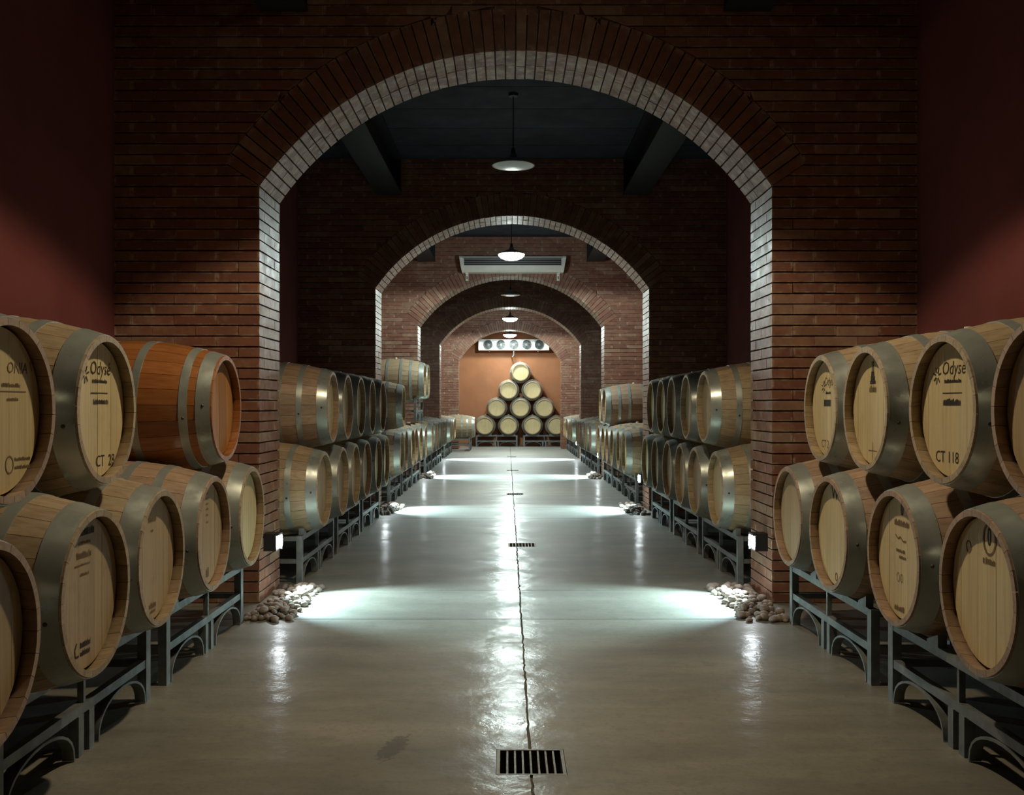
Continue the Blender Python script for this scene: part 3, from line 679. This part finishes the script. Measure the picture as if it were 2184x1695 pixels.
# ------------------------------------------------------------------ drain grates
GN = ['large square steel drain grate in the floor nearest the viewer', 'steel drain grate in the aisle between the first and second arches', 'small drain grate in the aisle between the second and third arches', 'tiny drain grate in the aisle between the third and fourth arches', 'tiny drain grate in the aisle between the fourth and fifth arches']
for g, lab in zip(GRATES, GN):
    cx, cy, w, d = (g[0] + g[1]) / 2, (g[2] + g[3]) / 2, g[1] - g[0] - .004, g[3] - g[2] - .004
    t = thing('drain_grate', lab, 'grate', (cx, cy, -.04), group='drain grates')
    for s in (-1, 1):
        ob('frame_side', bx(s * w / 2 - .006 * (s > 0) * 2, s * w / 2 + .006 * (s < 0) * 2, -d / 2, d / 2, -.02, .040).mesh('frame_side', 'grate'), t)
        ob('frame_end', bx(-w / 2 + .012, w / 2 - .012, s * d / 2 - .010 * (s > 0), s * d / 2 + .010 * (s < 0), -.02, .040).mesh('frame_end', 'grate'), t)
    bar = bx(-.0035, .0035, -d / 2 + .01, d / 2 - .01, .005, .038).mesh('bar', 'grate')
    for k in range(1, 8): ob('bar', bar, t, (-w / 2 + .01 + (w - .02) * k / 8, 0, 0))

# ------------------------------------------------------------------ river stones at the arch feet
import bmesh
SM = []
for k in range(6):
    b = bmesh.new(); bmesh.ops.create_icosphere(b, subdivisions=2, radius=1.0)
    sx, sy, sz = random.uniform(.85, 1.25), random.uniform(.75, 1.0), random.uniform(.55, .8)
    for v in b.verts:
        j = 1 + random.uniform(-.10, .10); v.co = (v.co.x * sx * j, v.co.y * sy * j, v.co.z * sz * j)
    for f in b.faces: f.smooth = True
    me = bpy.data.meshes.new('stone'); b.to_mesh(me); b.free(); me.materials.append(M['stone']); SM.append(me)
def stones(lab, s, y0, y1, x0, x1, n, r0, r1):
    t = thing('stone_bed', lab, 'stones', (s * (x0 + x1) / 2, (y0 + y1) / 2, 0), group='stone beds')
    cx, cy = (x0 + x1) / 2, (y0 + y1) / 2
    for k in range(n):
        r = random.uniform(r0, r1); u, v = random.random(), random.random()
        lay = 0 if k < n * .72 else 1
        x = x0 + (x1 - x0) * u if not lay else x0 + (x1 - x0) * (.15 + .5 * u); y = y0 + (y1 - y0) * (v if not lay else .1 + .8 * v)
        z = r * .55 + lay * r1 * .8
        o = ob('stone', random.choice(SM), t, (s * (x - cx) * -1 if False else s * (x - cx), y - cy, z), (random.uniform(-.4, .4), random.uniform(-.4, .4), random.uniform(0, 6.28)))
        o.scale = (r, r, r)
# x measured outwards from the aisle centre
for s in (-1, 1):
    stones(f'heap of brown river stones at the foot of the nearest {SIDE[s]} pier', s, 5.80, 6.92, 1.36, 1.64, 210, .015, .034)
    stones(f'small heap of river stones at the foot of the second {SIDE[s]} pier', s, 11.4, 12.45, 1.38, 1.63, 90, .02, .04)
    stones(f'thin heap of river stones at the foot of the third {SIDE[s]} pier', s, 17.0, 18.0, 1.38, 1.63, 45, .025, .045)

# ------------------------------------------------------------------ lamps
def add_light(name, kind, parent, loc, rot, power, col, **kw):
    d = bpy.data.lights.new(name, kind); d.energy = power; d.color = col
    for k, v in kw.items(): setattr(d, k, v)
    o = bpy.data.objects.new(name, d); COL.objects.link(o); o.parent = parent; o.location = loc; o.rotation_euler = rot
    return o
SHADE = smooth_by_angle(MB().lathe([(.0005, .115), (.03, .112), (.04, .075), (.09, .06), (.16, .028), (.205, .002), (.21, 0), (.205, -.004), (.16, .022), (.09, .052), (.03, .066), (.0005, .068)], 40).mesh('lamp_shade', 'shade'), 50)
DIFF_OFF = smooth_by_angle(MB().lathe([(.198, -.001), (.15, -.008), (.08, -.012), (.0005, -.014)], 36).mesh('diffuser', 'glass_off'))
DIFF_ON = smooth_by_angle(MB().lathe([(.202, .004), (.20, -.02), (.165, -.055), (.10, -.082), (.0005, -.092)], 36).mesh('diffuser', 'lit'))  # bulges deeper than the unlit diffuser; the shape stands in for the lamp's bloom
DIFF_WARM = DIFF_ON.copy(); DIFF_WARM.materials[0] = M['lit_warm']
CAP = smooth_by_angle(MB().lathe([(.0005, .17), (.018, .168), (.022, .115), (.022, .10)], 16).mesh('socket', 'black'))
def lamp(lab, y, z, lit, power=0, col=(1, 1, 1), spot=178, blend=.08, warm=False, rad_=.14, x=0.0):
    t = thing('pendant_lamp', lab, 'lamp', (x, y, z), group='pendant lamps')
    ob('lamp_shade', SHADE, t); ob('socket', CAP, t)
    ob('diffuser', (DIFF_WARM if warm else DIFF_ON) if lit else DIFF_OFF, t)
    ob('cord', MB().tube([(0, 0, .165), (0, 0, CEIL - z)], .006, 6).mesh('cord', 'black'), t)
    ob('ceiling_rose', smooth_by_angle(MB().lathe([(.0005, CEIL - z - .03), (.045, CEIL - z - .028), (.05, CEIL - z)], 16).mesh('ceiling_rose', 'black')), t)
    if lit: add_light('lamp_light', 'SPOT', t, (0, 0, -.10), (0, 0, 0), power, col, spot_size=math.radians(spot), spot_blend=blend, shadow_soft_size=rad_)
    if lit and not warm: add_light('lamp_glow', 'POINT', t, (0, 0, -.12), (0, 0, 0), power * (.12 if z > 3.5 else .04), col, shadow_soft_size=.1)
lamp('pendant lamp hanging above the foreground aisle', 4.4, 4.12, True, P_NEAR, C_NEAR, 119, .16, True, .08)
lamp('unlit saucer pendant lamp between the first and second arches', 9.42, 3.62, False)
lamp('large glowing saucer pendant lamp in front of the air conditioner', 14.98, 3.62, True, P_BAY2, C_FAR)
lamp('unlit saucer pendant lamp between the third and fourth arches', 20.54, 3.62, False)
lamp('glowing saucer pendant lamp between the fourth and fifth arches', 26.1, 3.62, True, P_BAY4, C_FAR)
lamp('glowing saucer pendant lamp before the fan unit on the end wall', 29.75, 3.45, True, P_END, C_FAR)

# small hooded lamp, open towards the aisle; local x out of the wall, y along it, z up (n: +1/-1 mirrors it)
def hood(n):
    h = MB().box(0, .012, -.060, .060, -.060, .055).box(.012, .10, -.060, .060, .043, .055).box(.012, .085, -.050, .050, -.060, -.050)
    h.box(.012, .10, min(n * .050, n * .060), max(n * .050, n * .060), -.060, .043).box(.012, .084, min(-n * .050, -n * .060), max(-n * .050, -n * .060), -.060, .043)
    return h.mesh('housing', 'black')
HOOD = {-1: hood(1), 1: hood(-1)}
LENS_M = MB().box(.074, .104, -.040, .040, -.036, .030).mesh('lens', 'lens')
def wall_light(lab, s, y, power=P_WALL):
    t = thing('wall_light', lab, 'lamp', (s * HALF, y, .385), 0 if s < 0 else PI, 'pier lights')
    ob('housing', HOOD[s], t); ob('lens', LENS_M, t)
    q = Vector((.76, .20 * s, -.62)).to_track_quat('-Z', 'Y').to_euler()
    add_light('lens_light', 'SPOT', t, (.112, 0, 0), q, power, C_WALL, spot_size=math.radians(92), spot_blend=.60, shadow_soft_size=.006)
for i in range(4):
    for s in (-1, 1):
        wall_light(f'small lit lamp low on the {SIDE[s]} pier of the {ORD[i]} arch', s, ARCH_Y[i] + (.16 if i == 0 else .2), P_WALL * (1.0, 1.3, 1.8, 2.2)[i])

# ------------------------------------------------------------------ air conditioner on the third arch wall
AW, AY = 1.85, ARCH_Y[2]
t = thing('air_conditioner', 'long white air conditioner mounted above the third brick arch', 'air conditioner', (.03, AY, 3.66))
prof = [(0, .0), (-.20, .0), (-.235, .035), (-.255, .12), (-.255, .255), (-.22, .285), (0, .285)]
def extr(x0, x1, pr, tap=0.0):
    mb = MB(); n = len(pr)
    for x, sg in ((x0, 1), (x1, -1)): mb.v += [(x + sg * tap * (1 - z / .285), y, z) for y, z in pr]
    mb.f += [tuple(range(n)), tuple(range(n, 2 * n))[::-1]]
    for k in range(n): l = (k + 1) % n; mb.f.append((k, n + k, n + l, l))
    return mb
ob('casing', recalc(extr(-AW / 2 + .03, AW / 2 - .03, [(0, 0), (-.20, 0), (-.235, .035), (-.25, .115), (-.20, .12), (-.20, .245), (-.25, .25), (-.22, .28), (0, .28)], .05).mesh('casing', 'white')), t)
for s in (-1, 1):
    x = s * (AW / 2 - .03); mb = extr(min(x, x + s * .06), max(x, x + s * .06), prof, 0); mb.v = [(a - s * .05 * (1 - c / .285), b, c) for a, b, c in mb.v]; ob('end_cap', recalc(mb.mesh('end_cap', 'white')), t)
    br = ob('bracket', MB().box(s * .82 - .025, s * .82 + .025, -.03, 0, -.13, .0).box(s * .82 - .025, s * .82 + .025, -.12, -.03, -.02, 0).mesh('bracket', 'white'), t)
    ob('bracket_slot', bx(s * .82 - .008, s * .82 + .008, -.032, -.03, -.10, -.05).mesh('bracket_slot', 'black'), br)
ob('outlet', bx(-AW / 2 + .06, AW / 2 - .06, -.204, -.199, .122, .243).mesh('outlet', 'black'), t)
sl = MB().poly([(-AW / 2 + .06, -.25, 0), (AW / 2 - .06, -.25, 0), (AW / 2 - .06, -.207, .008), (-AW / 2 + .06, -.207, .008), (-AW / 2 + .06, -.25, .006), (AW / 2 - .06, -.25, .006), (AW / 2 - .06, -.207, .014), (-AW / 2 + .06, -.207, .014)], [(3, 2, 1, 0), (4, 5, 6, 7), (0, 1, 5, 4), (2, 3, 7, 6), (1, 2, 6, 5), (3, 0, 4, 7)]).mesh('louvre_slat', 'shade')
for z in (.145, .178, .211): ob('louvre_slat', sl, t, (0, 0, z))

# ------------------------------------------------------------------ fan cooler on the end wall
FY, FZ0, FZ1 = 30.55, 3.02, 3.36
t = thing('fan_cooler', 'white ceiling-hung cooler unit with a row of five fans', 'cooler', (.125, FY, FZ0))
FW = 2.22; fh = FZ1 - FZ0
ob('casing', bx(-FW / 2, FW / 2, .01, .36, 0, fh).mesh('casing', 'white'), t)
FX = [-.80, -.40, 0.0, .40, .79]
# face plate pieces between the fans
edges = [-FW / 2] + [v for x in FX for v in (x - .145, x + .145)] + [FW / 2]
for k in range(0, len(edges), 2): ob('face_panel', bx(edges[k], edges[k + 1], -.01, .01, 0, fh).mesh('face_panel', 'white'), t)
ring = smooth_by_angle(MB().lathe([(.145, .0), (.15, -.03), (.135, -.035), (.128, .0), (.128, .01), (.145, .01)], 32, 'y', close=True).mesh('fan', 'shade'), 40)
back = MB().lathe([(.0005, .004), (.145, .004)], 32, 'y').mesh('fan_well', 'black')
blade = MB().poly([(.025, -.012, -.02), (.12, -.018, -.055), (.125, -.004, .035), (.025, -.002, .02)], [(0, 1, 2, 3)]).mesh('blade', 'beam')
hub = smooth_by_angle(MB().lathe([(.0005, -.028), (.035, -.025), (.04, 0), (.04, .004)], 18, 'y').mesh('hub', 'rack'))
guard = MB()
for r in (.05, .08, .11): guard.tube([(r * math.cos(2 * PI * k / 24), -.033, r * math.sin(2 * PI * k / 24)) for k in range(25)], .0025, 4)
for k in range(4): a = PI * k / 4 + .3; guard.tube([(.14 * math.cos(a), -.034, .14 * math.sin(a)), (-.14 * math.cos(a), -.034, -.14 * math.sin(a))], .0025, 4)
guard = guard.mesh('guard', 'rack')
for x in FX:
    f = ob('fan', ring, t, (x, 0, fh / 2)); ob('fan_well', back, f); ob('hub', hub, f); ob('guard', guard, f)
    for k in range(5): ob('blade', blade, f, None, (0, k * 2 * PI / 5 + .2, 0))
for s in (-1, 1):
    ob('hanger_rod', MB().tube([(s * .95, .18, fh), (s * .95, .18, CEIL - FZ0)], .012, 6).mesh('hanger_rod', 'rack'), t)
    ob('drain_stub', MB().tube([(s * .77, .1, 0), (s * .77, .1, -.05)], .014, 8).mesh('drain_stub', 'rack'), t)
ob('drain_pipe', MB().tube([(.0, .1, 0), (.0, .1, -.16), (-.04, .1, -.20), (-.06, .30, -.20), (-.06, .58, -.20)], .018, 8).mesh('drain_pipe', 'shade'), t)
print('barrels', N_BARRELS[0], 'objects', len(bpy.data.objects), 'tris', sum(len(m.polygons) * 2 for m in bpy.data.meshes))
